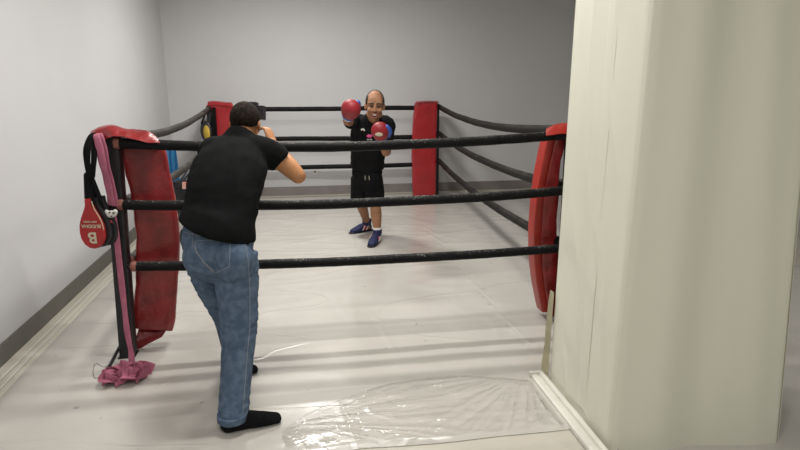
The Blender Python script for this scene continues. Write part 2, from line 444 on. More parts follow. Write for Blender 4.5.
# ------------------------------------------------------------------ ring: corners
FLP = V((-1.155, 3.64, 0)); FRP = V((1.80, 3.66, 0)); BLP = V((-1.30, 8.62, 0)); BRP = V((1.99, 8.66, 0))
def make_post(base, top, label):
    p = empty('corner_post', base, label, 'ring post', 'corner posts of the ring')
    a, b = V(base), V(top); d = (b-a); bm = NB()
    A = V((1, 0, 0))*.045; B = V((0, 1, 0))*.045
    loft(bm, [(a+d*t+UP*.012*(1 if t == 0 else 0), A, B) for t in (0, .25, .5, .75, 1)], seg=24, n=9); obj('post_tube', bm, BLK, p)
    bm = NB(); box(bm, (a.x-.052, a.y-.052, .0), (a.x+.052, a.y+.052, .012)); obj('foot_plate', bm, BLK, p, bevel=.003)
    bm = NB(); loft(bm, [(b, A*1.04, B*1.04), (b+UP*.012, A*1.04, B*1.04), (b+UP*.016, A*.9, B*.9)], seg=24, n=9); obj('top_cap', bm, CAMB, p)
    return p
p1 = make_post(FLP+V((0, 0, 0)), (-1.105, 3.655, 1.37), 'bare black square post at the front left corner, paddle hanging from it')
make_post(FRP, (1.79, 3.68, 1.37), 'black post at the front right corner, hidden behind the cream pillar')
make_post(BLP, (-1.28, 8.64, 1.36), 'black post at the back left corner with a yellow and black mitt')
make_post(BRP, (1.985, 8.67, 1.37), 'black post at the back right corner behind the tall red pad')
# thin black bar leaning at the foot of the front left post
a = fl(120, 346, .06); b = fl(108, 369, .012)
bm = NB(); tube(bm, [a, (a+b)/2, b], (.010, .010, .010), seg=10, sub=2); tag(obj('floor_brace', bm, BLK, base=b), 'short thin black bar propped at the foot of the front left post', 'bar')
# loose wire on the floor
pts = [fl(x, y, .008) for x, y in ((113, 362), (104, 367), (96, 363), (93, 371), (95, 378), (101, 376), (108, 379))]
bm = NB(); tube(bm, pts, [.0012]*7, seg=6, sub=6); tag(obj('loose_string', bm, CAMB), 'thin dark string curled on the floor left of the pink cloth heap', 'string')

# ------------------------------------------------------------------ ring: ropes
def make_rope(a, b, sag, r, m, label, group, tape=(1, 1), strap=(None, None)):
    a, b = V(a), V(b); N = 60; pts = []
    for i in range(N+1):
        t = i/N; p = a.lerp(b, t); p.z -= sag*4*t*(1-t)
        p.z += .006*noise.noise(V((p.x*1.3, p.y*1.3, a.z*5))); pts.append(p)
    bm = NB(); st = []
    for i, p in enumerate(pts):
        T = (pts[min(i+1, N)]-pts[max(i-1, 0)]).normalized(); A = T.cross(UP).normalized(); B = T.cross(A)
        for q, off in ((0, 0),) if i in (0, N) else ((0, 0), (1, .5)):
            pp = p if q == 0 else p.lerp(pts[i+1] if i < N else p, .5)
            rr = r*(1+.045*noise.noise(pp*6)+.04*noise.noise(pp*25))
            st.append((pp, A*rr, B*rr))
    loft(bm, st, seg=18); o = obj('ring_rope', bm, m, base=(a+b)/2)
    tag(o, label, 'ring rope', group)
    for e, (pp, qq) in enumerate(((pts[0], pts[1]), (pts[-1], pts[-2]))):
        d = (qq-pp).normalized(); A = d.cross(UP).normalized(); B = d.cross(A)
        if tape[e]:
            bm = NB(); loft(bm, [(pp+d*s, A*r*k, B*r*k) for s, k in ((-.012, .5), (-.010, .92), (-.002, 1.03), (.012, 1.05), (.022, 1.0), (.026, .8))], seg=18)
            tag(obj('end_tape', bm, TAPEP, o), 'frayed pink end wrapping')
        if strap[e] is not None:
            s = V(strap[e]); bm = NB()
            tube(bm, [pp+A*.012, (pp+s)/2+A*.02+UP*.004, s+A*.012], [(.006, .012)]*3, seg=10, sub=4)
            tube(bm, [pp-A*.012, (pp+s)/2-A*.02-UP*.004, s-A*.012], [(.006, .012)]*3, seg=10, sub=4); obj('end_strap', bm, BLK, o)
    return o
hn = ('top', 'middle', 'bottom')
HF = (1.355, .985, .598)
for i, (a, b) in enumerate((((116, 143.5), (590, 133)), ((119.5, 204.5), (590, 188)), ((133, 266.5), (590, 246)))):
    A = at(*a, 3.60); B = at(*b, 3.60); z = A.z
    lean = V((-1.155+.05*z/1.37, 3.645, z))
    make_rope(A, B, (.050, .044, .030)[i], .0305, ROPE,
              '%s black padded rope across the front of the ring, nearest the camera' % hn[i], 'ropes of the ring', (1, 0), (lean+V((.02, 0, 0)), None))
for i, (z0, z1, s) in enumerate(((1.325, 1.335, 0), (.925, .915, .012), (.505, .505, .01))):
    make_rope((-1.20, 8.50, z0), (1.93, 8.50, z1), s, .033, ROPE, '%s black rope stretched along the far back side of the ring' % hn[i], 'ropes of the ring', (0, 0))
for i, (z0, z1, s) in enumerate(((1.36, 1.345, .075), (.985, .90, .09), (.60, .50, .05))):
    make_rope((-1.11+.0*i, 3.72, z0), (-1.27, 8.5, z1), s, .033, ROPES, '%s rope along the left side of the ring, beside the left wall' % hn[i], 'ropes of the ring', (1, 0))
for i, (z0, z1, s) in enumerate(((1.39, 1.345, .10), (.995, .955, .09), (.60, .545, .09))):
    make_rope((1.76, 3.72, z0), (2.015, 8.575, z1), s, .036, ROPER, '%s sagging rope along the right side of the ring, towards the pillar' % hn[i], 'ropes of the ring', (0, 0))

# ------------------------------------------------------------------ ring: corner pads
def pad(le, ri, Y, thick, label, ma, seed, yrot=0, wr_a=.006):
    """tall box pad: left and right edges as lists of points at depth Y, thickness going back"""
    n = len(le)-1; st = []
    Ls = curve3([at(*q, Y) for q in le], 30); Rs = curve3([at(*q, Y) for q in ri], 30)
    bot = (Ls[-1]+Rs[-1])/2
    for i, (l, r) in enumerate(zip(Ls, Rs)):
        A = (r-l)/2; A = Matrix.Rotation(yrot, 3, 'Z') @ A
        B = V((-A.y, A.x, 0)).normalized()*thick/2
        k = 1-.06*(i in (0, 30))
        st.append(((l+r)/2+B, A*k, B*k))
    bm = NB(); rings = loft(bm, st, seg=64, n=9)
    bmesh.ops.recalc_face_normals(bm, faces=bm.faces); bm.normal_update()
    for v in bm.verts:
        q = v.co
        d = wr_a*(1-2.6*abs(noise.noise(V((q.x*4+q.z*2.2, q.y*4, q.z*3.2+seed)))))
        d += wr_a*.6*(1-2.6*abs(noise.noise(V((q.x*9-q.z*5, q.y*9, q.z*7+seed)))))+wr_a*.35*(1-2.6*abs(noise.noise(V((q.x*20+q.z*9, q.y*15, q.z*13+seed)))))
        v.co = q+v.normal*d
    o = obj('corner_pad', bm, ma, base=(bot.x, bot.y, bot.z)); tag(o, label, 'corner pad', 'red corner pads of the ring')
    return o, st
le = [(119, 146), (127, 175), (135, 212), (137, 250), (136, 290), (133, 326)]
ri = [(162, 146), (169, 175), (176, 212), (178, 250), (176, 290), (173, 332)]
fp, _ = pad(le, ri, 3.74, .08, 'long red vinyl pad hanging at the front left corner, creased, left of the jeans', REDD, 3, .15, .006)
# triangular tail of vinyl under the pad
bm = NB(); tri = [at(141, 322, 3.80), at(168, 328, 3.80), at(162, 337, 3.78), at(148, 344, 3.74), at(130.5, 355, 3.69), at(134, 343, 3.72)]
f = bm.faces.new([bm.verts.new(p) for p in tri]); bmesh.ops.solidify(bm, geom=[f], thickness=.006)
obj('tail_flap', bm, REDD, fp, smooth=False)
def sheet(rows, n=8):
    """smooth sheet through a grid of points"""
    rows = [curve3(r, (len(r)-1)*n) for r in rows]; cols = list(zip(*rows)); cols = [curve3(c, (len(c)-1)*n) for c in cols]
    bm = NB(); g = [[bm.verts.new(p+V((0, 0, .0035*(1-2.5*abs(noise.noise(p*14)))))) for p in c] for c in cols]
    for a, b in zip(g, g[1:]):
        for k in range(len(a)-1): bm.faces.new((a[k], a[k+1], b[k+1], b[k]))
    bmesh.ops.recalc_face_normals(bm, faces=bm.faces)
    bmesh.ops.solidify(bm, geom=bm.faces[:], thickness=.004); return bm
xs = (90.5, 100, 112, 124, 136, 148, 160)
front = [at(x, y, Y) for x, y, Y in zip(xs, (139, 141, 136, 137, 140, 142.5, 143), (3.57, 3.58, 3.55, 3.55, 3.55, 3.55, 3.56))]
mid = [at(x, y, 3.61) for x, y in zip(xs, (133, 129, 127, 130.5, 132, 133.5, 141))]
mid2 = [at(x, y, 3.70) for x, y in zip(xs, (131.5, 127.5, 125.5, 128.5, 130, 131, 140.5))]
back = [at(x, y, 3.80) for x, y in zip(xs, (138, 133, 131, 134, 138, 140, 147))]
tag(obj('top_flap', sheet([front, mid, mid2, back]), REDD, fp), 'glossy red flap folded over the post top')
fp['label'] = 'long creased red vinyl pad with tail at the front left corner, left of the jeans'

le = [(547, 134), (541, 160), (535.5, 192), (532, 235), (533.5, 275), (540, 312)]
ri = [(568, 134), (562, 160), (559, 192), (557.5, 235), (560, 275), (555, 317)]
q, st = pad([(x+9.5, y) for x, y in le], ri, 3.74, .12, 'curved narrow red pad at the front right corner, touching the cream pillar', REDD, 11, .0, .005)
# strip in brighter red: the light on the pad's ring side, painted in
bm = NB(); stn = []
for c, A, B in st:
    e = c-A; stn.append((e+V((-.027, .0, 0)), V((.029, 0, 0)), B*1.02))
rg = loft(bm, stn, seg=24, n=8); tag(obj('lit_side', bm, REDB, q), 'lit side of the pad, painted brighter orange-red')
rows = [[at(x, y, 3.55) for x, y in ((546, 136), (554, 134.5), (562, 134), (572, 133))],
        [at(x, y, 3.62) for x, y in ((546, 130), (553, 126.5), (562, 125), (572, 124.5))],
        [at(x, y, 3.74) for x, y in ((547, 129), (554, 125.5), (562, 124), (572, 123.5))],
        [at(x, y, 3.86) for x, y in ((547, 133), (554, 131), (562, 130), (572, 130))]]
tag(obj('top_flap', sheet(rows), REDB, q), 'bright red flap folded over the rope')

le = [(415.5, 103), (413.5, 125), (412.5, 150), (413, 175), (413.5, 199)]
ri = [(437.5, 102), (436.8, 125), (436.3, 150), (436, 175), (435.5, 198.5)]
q, st = pad(le, ri, 8.42, .10, 'upright bright red pad at the back right corner, right of the boxer', RED, 5, 0, .004)
rows = [[at(415, 104, 8.40), at(423, 102, 8.40), at(431, 102, 8.40), at(438, 103, 8.40)], [at(416, 101.5, 8.5), at(423, 101, 8.5), at(431, 100.8, 8.5), at(438, 101, 8.5)],
        [at(416, 103, 8.72), at(423, 102.5, 8.72), at(431, 102.3, 8.72), at(439, 103, 8.72)]]
obj('top_flap', sheet(rows), RED, q)
le = [(208.5, 103), (213, 120), (217, 140), (217, 170), (217, 200)]
ri = [(232, 103), (235, 120), (239, 140), (239, 170), (239, 199)]
q, st = pad(le, ri, 8.40, .10, 'glossy red pad at the back left corner, behind the dark haired head', RED, 8, 0, .006)
rows = [[at(207, 106, 8.38), at(215, 105, 8.38), at(224, 106, 8.38), at(233, 107, 8.38)], [at(208, 101.5, 8.47), at(215, 101, 8.47), at(224, 102, 8.47), at(232, 102.5, 8.47)],
        [at(208, 103, 8.72), at(215, 102.5, 8.72), at(224, 103.3, 8.72), at(232, 104, 8.72)]]
obj('top_flap', sheet(rows), RED, q)

# ------------------------------------------------------------------ things hanging on the ring
# yellow and black mitt on the back left post
mc = at(206, 131, 8.20)
mt = empty('focus_mitt', mc, 'black and yellow punch mitt hanging on the back left post', 'punch mitt')
Rm = Matrix.Rotation(radians(-35), 3, 'Z')
bm = NB(); ell(bm, mc, (.095, .04, .14), Rm); obj('mitt_pad', bm, CAMB, mt)
bm = NB(); ell(bm, mc+Rm @ V((.035, -.028, -.02)), (.055, .025, .10), Rm); tag(obj('inner_face', bm, YEL, mt), 'yellow inner face')
bm = NB(); tube(bm, [mc+V((-.05, 0, .10)), at(204, 117, 8.34), at(208, 108, 8.5), at(210, 113, 8.34), mc+V((.05, -.02, .10))], [(.012, .02)]*5, seg=10); obj('wrist_strap', bm, CAMB, mt)
# strap bundle beside it
bm = NB()
for dx in (0, 2.6, 4.6): tube(bm, [at(210+dx, 108, 8.36), at(211+dx, 122, 8.31), at(212+dx, 137, 8.33)], [(.014, .010)]*3, seg=8)
tag(obj('hanging_strap', bm, BLKF), 'dark straps hanging between the yellow mitt and back left pad', 'strap')

# blue towel on the left wall near the corner
tp = [at(x, 141, 8.2) for x in (165, 181)]
tx = XL+.03
bm = NB(); N = 26; g = []
bt = at(172.5, 182, 8.1); tpz = at(172.5, 141, 8.1).z; bz = bt.z
for j in range(31):
    z = tpz+(bz-tpz)*j/30; r = []
    for i in range(N+1):
        u = i/N; w = .5+.5*j/30*.25
        r.append(bm.verts.new((bt.x+(u-.5)*.21*(.8+.2*j/30), 8.1+.022*sin(u*17+.8*sin(z*4)), z)))
    g.append(r)
for a, b in zip(g, g[1:]):
    for k in range(N): bm.faces.new((a[k], a[k+1], b[k+1], b[k]))
bmesh.ops.solidify(bm, geom=bm.faces[:], thickness=.01)
tw = obj('hanging_towel', bm, TOWEL, base=(bt.x, 8.1, tpz)); tag(tw, 'sky blue towel hanging at the left wall behind the red front pad', 'towel')
bm = NB(); tube(bm, [V((XL, 8.1, tpz-.005)), V((bt.x+.13, 8.1, tpz-.005))], (.008, .008), seg=10, sub=2); box(bm, (XL, 8.07, tpz-.05), (XL+.01, 8.13, tpz+.04))
tag(obj('towel_bar', bm, METAL), 'short metal bar on the left wall carrying the blue towel', 'bar')

# dark mitt with pink label hung over the middle left rope
mc = at(181, 197, 5.2)
mt = empty('punch_mitt', mc, 'black punch mitt with red and pink tabs on the left rope by the elbow', 'punch mitt')
bm = NB(); ell(bm, mc, (.115, .05, .15)); ell(bm, mc+V((.06, 0, .06)), (.06, .05, .09)); fuse('mitt_pad', bm, CAMB, mt, voxel=.012, disp=lambda v, n: wr(v, 14, .004))
bm = NB(); tube(bm, [at(178, 186, 5.12), at(184, 178, 5.14), at(189, 172, 5.18), at(191, 177, 5.2)], [(.02, .012)]*4, seg=10); obj('wrist_strap', bm, CAMB, mt)
bm = NB(); obox(bm, at(184, 185.5, 5.08), RI*.014, UPV*.028, V((0, .008, 0))); tag(obj('label_tab', bm, mat('pale_pink_tab', (.55, .30, .27), .6), mt, bevel=.003), 'pale pink tab')
bm = NB(); obox(bm, at(187.5, 183.5, 5.10), RI*.02, UPV*.012, V((0, .008, 0))); tag(obj('label_tab', bm, RED, mt, bevel=.003), 'red tab')
# black pouch clipped at the hip
bm = NB(); c = at(183, 238, 3.0); ell(bm, c, (.017, .03, .05)); ell(bm, c+V((.008, 0, -.03)), (.018, .03, .026))
pc = fuse('phone_pouch', bm, CAMB, voxel=.008)
pc_b = c

# kick paddle hanging from the front left post
u = V((.985, -.17, .0)).normalized(); w = V((-.07, -.0, 1)).normalized(); w = (w-u*w.dot(u)).normalized(); nn = u.cross(w)   # nn points away from the camera side or to it
if nn.y > 0: nn = -nn
PY = 3.50
pc0 = at(92.5, 229, PY)
pd = empty('target_paddle', pc0, 'red target paddle with white print hanging upside down from the front left post', 'paddle')
def blade(c, m, name, sc=1.0, th=.016, hs=1.0):
    out = []
    prof = [(-.245, .02), (-.22, .045), (-.17, .078), (-.10, .106)]
    pts = [(0.000, .137, ), ]
    lf = [(.0, -.118), (.040, -.112), (.075, -.092), (.098, -.060), (.105, -.020), (.099, .025), (.080, .065), (.056, .100), (.036, .130), (.026, .155), (.024, .185)]
    ring = [(a*.66*sc, b*hs) for a, b in lf] + [(-a*.66*sc, b*hs) for a, b in lf[::-1][:-1]]
    bm = NB(); rs = []
    for dz, k in ((-th, .90), (-th*.8, .97), (-th*.2, 1), (th*.6, .985), (th, .92)):
        rs.append([bm.verts.new(c+u*x*k+w*(y*k)+nn*dz) for x, y in ring])
    for a, b in zip(rs, rs[1:]):
        for k in range(len(ring)): bm.faces.new((a[k], a[(k+1) % len(ring)], b[(k+1) % len(ring)], b[k]))
    bm.faces.new(rs[0]); bm.faces.new(rs[-1][::-1])
    return obj(name, bm, m, pd)
blade(pc0, mat('paddle_red', (.40, .018, .02), .4, .08, 8), 'red_blade', 1.05)
blade(pc0+u*.022-nn*.034, CAMB, 'black_blade', 1.05)
blade(pc0+u*.045-nn*.062, CAMB, 'black_blade', 1.0)
bm = NB(); tube(bm, [pc0+w*.155-nn*.008, pc0+w*.21-nn*.012, pc0+w*.31-nn*.02+u*.004], [(.027, .022), (.024, .02), (.022, .02)], u, seg=14); tube(bm, [pc0+w*.12-nn*.05+u*.04, pc0+w*.2-nn*.04+u*.03, pc0+w*.3-nn*.03+u*.01], [(.020, .018)]*3, u, seg=14)
obj('handle', bm, BLKF, pd)
bm = NB(); tube(bm, [at(90.5, 176, PY), at(87.5, 165, PY), at(87, 150, PY), at(91, 137, PY+.03), at(96, 136, PY+.06), at(94.5, 150, PY+.02), at(93.5, 165, PY), at(92, 176, PY)], [(.021, .014), (.018, .012), (.022, .014), (.018, .012), (.018, .012), (.021, .014), (.017, .012), (.02, .014)], u, seg=10, sub=6); obj('wrist_loop', bm, BLKF, pd)
fc = pc0+nn*.0185
text('logo', 'B', .092, fc+w*(-.045)+u*.005, -u, -w, CREAM, pd)
text('lettering', 'BUDDHA', .027, fc+w*.022+u*.004, -u, -w, CREAM, pd)
text('lettering', 'FIGHT WEAR', .013, fc+w*.048+u*.002, -u, -w, CREAM, pd)
# long stitching along the handle side
bm = NB(); tube(bm, [pc0+u*x+w*y+nn*.010 for x, y in ((.022, .165), (.030, .125), (.046, .09), (.062, .05), (.070, .0))], [.003]*5, seg=6); tag(obj('edge_piping', bm, CREAM, pd), 'pale edge piping')

# pink hand wrap over the post top, down to the heap
hw = empty('hand_wrap', fl(127, 378), 'long pink hand wrap hanging down the front left post into a heap', 'hand wrap')
def ribbon(pts, wd, m, name, parent, seed=0, side=RI, th=.006):
    P = curve3(pts, (len(pts)-1)*8); bm = NB(); st = []
    for i, p in enumerate(P):
        T = (P[min(i+1, len(P)-1)]-P[max(i-1, 0)]).normalized(); A = side-T*side.dot(T); A.normalize(); B = T.cross(A)
        ww = wd*(1+.25*noise.noise(V((i*.12, seed, 0)))); st.append((p, A*ww+B*.006*noise.noise(V((i*.2, seed, 5))), B*th))
    loft(bm, st, seg=16, n=3); return obj(name, bm, m, parent)
ribbon([at(93, 137, 3.58), at(95, 135, 3.54), at(98, 142, 3.515), at(103, 165, 3.51), at(108, 185, 3.53), at(112, 205, 3.55)], .020, PINK, 'wrap_strip', hw, 1)
ribbon([at(96, 134, 3.60), at(100, 136, 3.56), at(104, 148, 3.54), at(108, 170, 3.54), at(113, 190, 3.55), at(115, 206, 3.56)], .018, PINK, 'wrap_strip', hw, 5)
ribbon([at(113, 214, 3.55), at(116, 232, 3.555), at(119, 260, 3.545), at(123, 295, 3.535), at(127, 330, 3.50), at(131, 352, 3.46), at(132, 366, 3.43)], .0175, PINK, 'wrap_strip', hw, 9)
c = at(111.5, 214, 3.53); bm = NB(); ell(bm, c, (.034, .014, .022), Matrix.Rotation(-.2, 3, 'Y')); ell(bm, c+V((.022, 0, .012)), (.014, .012, .016)); ell(bm, c+V((-.025, 0, .014)), (.012, .012, .014))
tag(fuse('closure_tag', bm, WHITE, hw, voxel=.004, sm=2), 'white printed end tag')
bm = NB(); n_ = -FO
for x, y, r in ((109.5, 212.5, .005), (113.5, 213, .0055), (111.5, 216.5, .004)): ell(bm, at(x, y, 3.513), (r*1.3, .004, r))
obj('printed_marks', bm, CAMB, hw)
bm = NB(); ell(bm, at(109, 221, 3.535), (.03, .012, .012), Matrix.Rotation(.3, 3, 'Y')); tag(obj('hook_tab', bm, RED, hw), 'red tab')
# heap on the floor: crumpled overlapping ribbons
hc = fl(127, 381)
for k in range(18):
    a0 = random.uniform(0, 6.28); pts = []; n_ = 6
    cx = random.uniform(-.075, .085); cyy = random.uniform(-.04, .04)
    r0 = random.uniform(.03, .07)
    for j in range(n_):
        a = a0+j*random.uniform(.9, 1.5); r = r0*random.uniform(.6, 1.3)
        hh = .016+.05*max(0, 1-((cx/.16)**2))*random.uniform(.0, 1)
        pts.append(hc+V((cx+r*cos(a), cyy+r*.8*sin(a), hh+.03*random.random())))
    P = curve3(pts, 40); bm = NB(); st = []
    roll = random.uniform(0, 3)
    for i, p in enumerate(P):
        T = (P[min(i+1, 40)]-P[max(i-1, 0)]).normalized(); A = (UP*sin(roll+i*.1)+V((cos(a0), sin(a0), 0))*cos(roll+i*.1)); A = A-T*A.dot(T); A.normalize(); B = T.cross(A)
        A2 = A*.033
        if p.z-abs(A2.z) < .012: p = p+UP*(.012+abs(A2.z)-p.z)
        st.append((p, A2, B*.0035))
    loft(bm, st, seg=12, n=2.5); obj('crumpled_fold', bm, PINK, hw)

# ------------------------------------------------------------------ head builder
def head(bm, c, f, up, s=(1, 1, 1)):
    """adds a head at c facing f; returns placement function"""
    f = V(f).normalized(); up = V(up); up = (up-f*up.dot(f)).normalized(); r = f.cross(up)     # r = the person's right
    Rt = Matrix((r, f, up)).transposed()
    def P(x, y, z): return c+r*x*s[0]+f*y*s[1]+up*z*s[2]
    def E(p, q, rot=None): ell(bm, P(*p), (q[0]*s[0], q[1]*s[1], q[2]*s[2]), Rt @ rot if rot else Rt)
    E((0, -.012, .032), (.077, .097, .088)); E((0, .020, -.030), (.064, .072, .080)); E((0, .035, -.075), (.047, .052, .045))
    E((0, .070, -.098), (.024, .020, .018)); E((0, .052, .035), (.062, .040, .052))
    for q in (-1, 1):
        E((q*.030, .083, .028), (.026, .012, .009)); E((q*.040, .066, -.026), (.024, .024, .022))
        E((q*.045, .01, -.065), (.024, .045, .028)); E((q*.080, -.004, -.008), (.008, .020, .033), Matrix.Rotation(q*.3, 3, 'Z'))
        E((q*.012, .094, -.030), (.009, .010, .008))
    tube(bm, [P(0, .086, .018), P(0, .098, -.006), P(0, .108, -.028)], (.008, .010, .012), r, seg=10, sub=2)
    E((0, .080, -.082), (.026, .014, .008))
    return P, Rt, r, f, up
def hair_cap(name, P, Rt, s, fn, m, parent, rr=(.0775, .0975, .0885), ctr=(0, -.012, .032)):
    """shell around the skull, thick where fn(direction) > 0 and sunk under the skin elsewhere"""
    bm = NB(); g = []
    for i in range(41):
        th = pi*i/40; row = []
        for j in range(56):
            ph = 2*pi*j/56; d = V((sin(th)*cos(ph), sin(th)*sin(ph), cos(th))); k = max(-1, min(1, fn(d)*6))
            t = .0045*k if k > 0 else .012*k
            t += .0016*noise.noise(d*14) if k > 0 else 0
            row.append(bm.verts.new(P(ctr[0]+d.x*(rr[0]+t), ctr[1]+d.y*(rr[1]+t), ctr[2]+d.z*(rr[2]+t))))
        g.append(row)
    for a, b in zip(g, g[1:]):
        for k in range(56): bm.faces.new((a[k], a[(k+1) % 56], b[(k+1) % 56], b[k]))
    bmesh.ops.remove_doubles(bm, verts=bm.verts, dist=1e-5)
    return obj(name, bm, m, parent)
def hand(bm, wrist, d, n, s=1.0, curl=(.5, .5, .5, .5), thumb=.5, side=1):
    """palm and five fingers: d = along the hand, n = palm normal (fingers curl towards n), side = +1/-1 which side the thumb leaves"""
    d = V(d).normalized(); n = V(n); n = (n-d*n.dot(d)).normalized(); t = n.cross(d)*side
    tube(bm, [wrist-d*.01*s, wrist+d*.03*s, wrist+d*.065*s, wrist+d*.09*s], [(.026*s, .019*s), (.036*s, .017*s), (.041*s, .015*s), (.039*s, .012*s)], t, sub=3)
    for k, (off, ln) in enumerate(((.030, .072), (.010, .080), (-.010, .075), (-.029, .060))):
        p = wrist+d*(.080*s)+t*off*s; cdir = d+t*off*1.2; pts = [p-d*.015*s]; a = 0
        dd = cdir.normalized()
        pts.append(p)
        for q, seg_ in enumerate((.45, .30, .25)):
            a += curl[k]*(1.0 if q else .8); e = dd*cos(a)+n*sin(a); p = p+e*ln*seg_*s; pts.append(p)
        tube(bm, pts, [.0085*s, .0088*s, .0082*s, .0076*s, .0066*s], t, sub=3, seg=12)
    p = wrist+d*.022*s+t*.026*s
    e1 = (t*.75+d*.6+n*.35*thumb).normalized(); e2 = (t*.3+d*.8+n*.7*thumb).normalized()
    tube(bm, [p-t*.012*s, p+e1*.030*s, p+e1*.030*s+e2*.030*s, p+e1*.030*s+e2*.055*s], [.014*s, .0115*s, .0105*s, .008*s], n, sub=3, seg=12)

# ------------------------------------------------------------------ person photographing
B1 = V((-.36, 3.0, 0))
A_ = at
sdir = V((.97, -.22, 0))       # hips and shoulders seen from behind, turned a little to the right
hip_r = A_(236, 256, 2.95); kn_r = A_(239, 328, 2.86); an_r = A_(234, 412, 2.70)
hip_l = A_(203, 254, 3.02); kn_l = A_(226, 312, 3.16); an_l = A_(236, 358, 3.30)
pel = A_(218, 243, 2.98); wst = A_(220, 218, 3.02); mid_ = A_(224, 190, 3.10); chs = A_(231, 166, 3.22); shl = A_(237.5, 147, 3.31); nck = A_(242, 135.5, 3.36)
hd = A_(245.5, 124, 3.43)
sh_r = A_(263, 147.5, 3.30); el_r = A_(298, 176, 3.30); wr_r = A_(272, 143, 3.47)
sh_l = A_(214, 152, 3.30); el_l = A_(224, 162, 3.43); wr_l = A_(238, 131, 3.50)
bm = NB()
tube(bm, [pel, wst, mid_, chs, shl], [(.16, .10), (.155, .10), (.165, .105), (.17, .10), (.12, .075)], sdir)
tube(bm, [shl, nck, A_(244.5, 127, 3.41)], [.062, .058, .056], sdir)
P1, R1, r1, f1, u1 = head(bm, hd, (.22, .95, -.16), (0.06, .1, 1), (1.0, .98, 1.0))
tube(bm, [sh_r, sh_r.lerp(el_r, .5), el_r], [.056, .050, .044], sdir)
tube(bm, [el_r, el_r.lerp(wr_r, .35), wr_r], [.045, .046, .029], sdir)
tube(bm, [sh_l, el_l, wr_l], [.052, .042, .028], sdir)
tube(bm, [hip_r, kn_r, an_r, an_r-UP*.05], [.085, .055, .04, .04], sdir); tube(bm, [hip_l, kn_l, an_l, an_l-UP*.04], [.085, .055, .04, .04], sdir)
toe_r = V((-.180, 2.725, .042)); heel_r = V((-.425, 2.670, .042)); toe_l = fl(255.5, 366, .045); heel_l = fl(230, 372, .045)
tube(bm, [heel_r+UP*.005, heel_r.lerp(toe_r, .5)-UP*.004, heel_r.lerp(toe_r, .88)-UP*.018], [(.028, .03), (.035, .024), (.030, .012)], (0, 1, 0))
tube(bm, [heel_l+UP*.005, heel_l.lerp(toe_l, .5)-UP*.004, heel_l.lerp(toe_l, .88)-UP*.018], [(.028, .03), (.035, .024), (.030, .012)], (0, 1, 0))
hand(bm, wr_r, A_(267, 126, 3.52)-wr_r, V((-.5, .3, -.3)), .95, (.55, .6, .65, .7), .8, 1)
hand(bm, wr_l, A_(250, 120, 3.56)-wr_l, V((.6, .1, .2)), .95, (.5, .5, .5, .5), .5, -1)
pa = fuse('person', bm, SKIN2, base=B1, voxel=.0055, sm=5)
tag(pa, 'person seen from behind in black T-shirt and jeans, bending and taking a photograph', 'person')
hair_cap('hair', P1, R1, 1, lambda d: d.z*.8-d.y*.75+.42 - .5*max(0, -d.z-.35)*2.0, HAIR, pa)

bm = NB()
tube(bm, [A_(214, 262, 2.965), A_(216, 236, 2.968), wst+V((-.005, 0, 0)), mid_, chs, shl], [(.196, .172), (.194, .168), (.188, .145), (.192, .135), (.198, .13), (.14, .088)], sdir, round_ends=False)
hl_, hr_ = A_(178, 219, 3.0), A_(254, 238.5, 3.0); hn_ = (hr_-hl_).cross(V((0, 1, 0))).normalized(); hn_ = hn_ if hn_.z > 0 else -hn_
res = bmesh.ops.bisect_plane(bm, geom=bm.verts[:]+bm.edges[:]+bm.faces[:], plane_co=hl_.lerp(hr_, .5), plane_no=hn_, clear_inner=True)
bmesh.ops.holes_fill(bm, edges=[e for e in bm.edges if e.is_boundary])
tube(bm, [shl-UP*.02, shl, nck+UP*.022], [(.15, .085), (.12, .08), (.070, .070)], sdir, round_ends=False)
tube(bm, [A_(246, 151, 3.30), A_(258, 150.5, 3.30), sh_r.lerp(el_r, .25), sh_r.lerp(el_r, .50)], [(.08, .085), (.078, .085), (.074, .080), (.067, .070)], sdir, round_ends=False)
tube(bm, [A_(225, 151, 3.31), A_(213, 153, 3.32), sh_l.lerp(el_l, .9)], [(.085, .085), (.085, .085), (.078, .078)], sdir, round_ends=False)
def shirtw(v, n):
    lo = max(0, min(1, (1.35-v.z)/.35))
    return wr(v, 4.0, .007*lo, (1.2, 1, 2.6), 3)+wr(v, 9, .0025, (1, 1, 1.8), 1)
sh = fuse('t_shirt', bm, SHIRT2, pa, voxel=.009, sm=8, disp=shirtw)

bm = NB()
tube(bm, [A_(219, 226, 3.01), A_(218, 240, 2.985), A_(220, 258, 2.975)], [(.178, .118), (.186, .132), (.165, .125)], sdir)
tube(bm, [A_(236, 252, 2.95), A_(237, 285, 2.92), kn_r, kn_r.lerp(an_r, .45), A_(233, 419, 2.69)], [(.108, .112), (.106, .105), (.088, .085), (.079, .08), (.071, .074)], sdir, round_ends=False)
tube(bm, [A_(202, 252, 3.02), A_(213, 282, 3.09), kn_l, kn_l.lerp(an_l, .5), A_(237, 358, 3.31)], [(.095, .108), (.094, .10), (.076, .08), (.068, .07), (.065, .068)], sdir, round_ends=False)
ell(bm, A_(203, 256, 2.93), (.10, .09, .10)); ell(bm, A_(234, 261, 2.87), (.10, .09, .11))
def jeanw(v, n):
    k = math.exp(-((v.z-.50)/.10)**2)+.9*math.exp(-((v.z-.74)/.10)**2)+.5*math.exp(-((v.z-.13)/.08)**2)
    return wr(v, 9.0, .0065*k+.001, (.7, .7, 2.6), 2)+wr(v, 19, .002*k+.0005, (.8, .8, 2.2), 4)
je = fuse('jeans', bm, DENIM, pa, voxel=.007, sm=6, disp=jeanw)
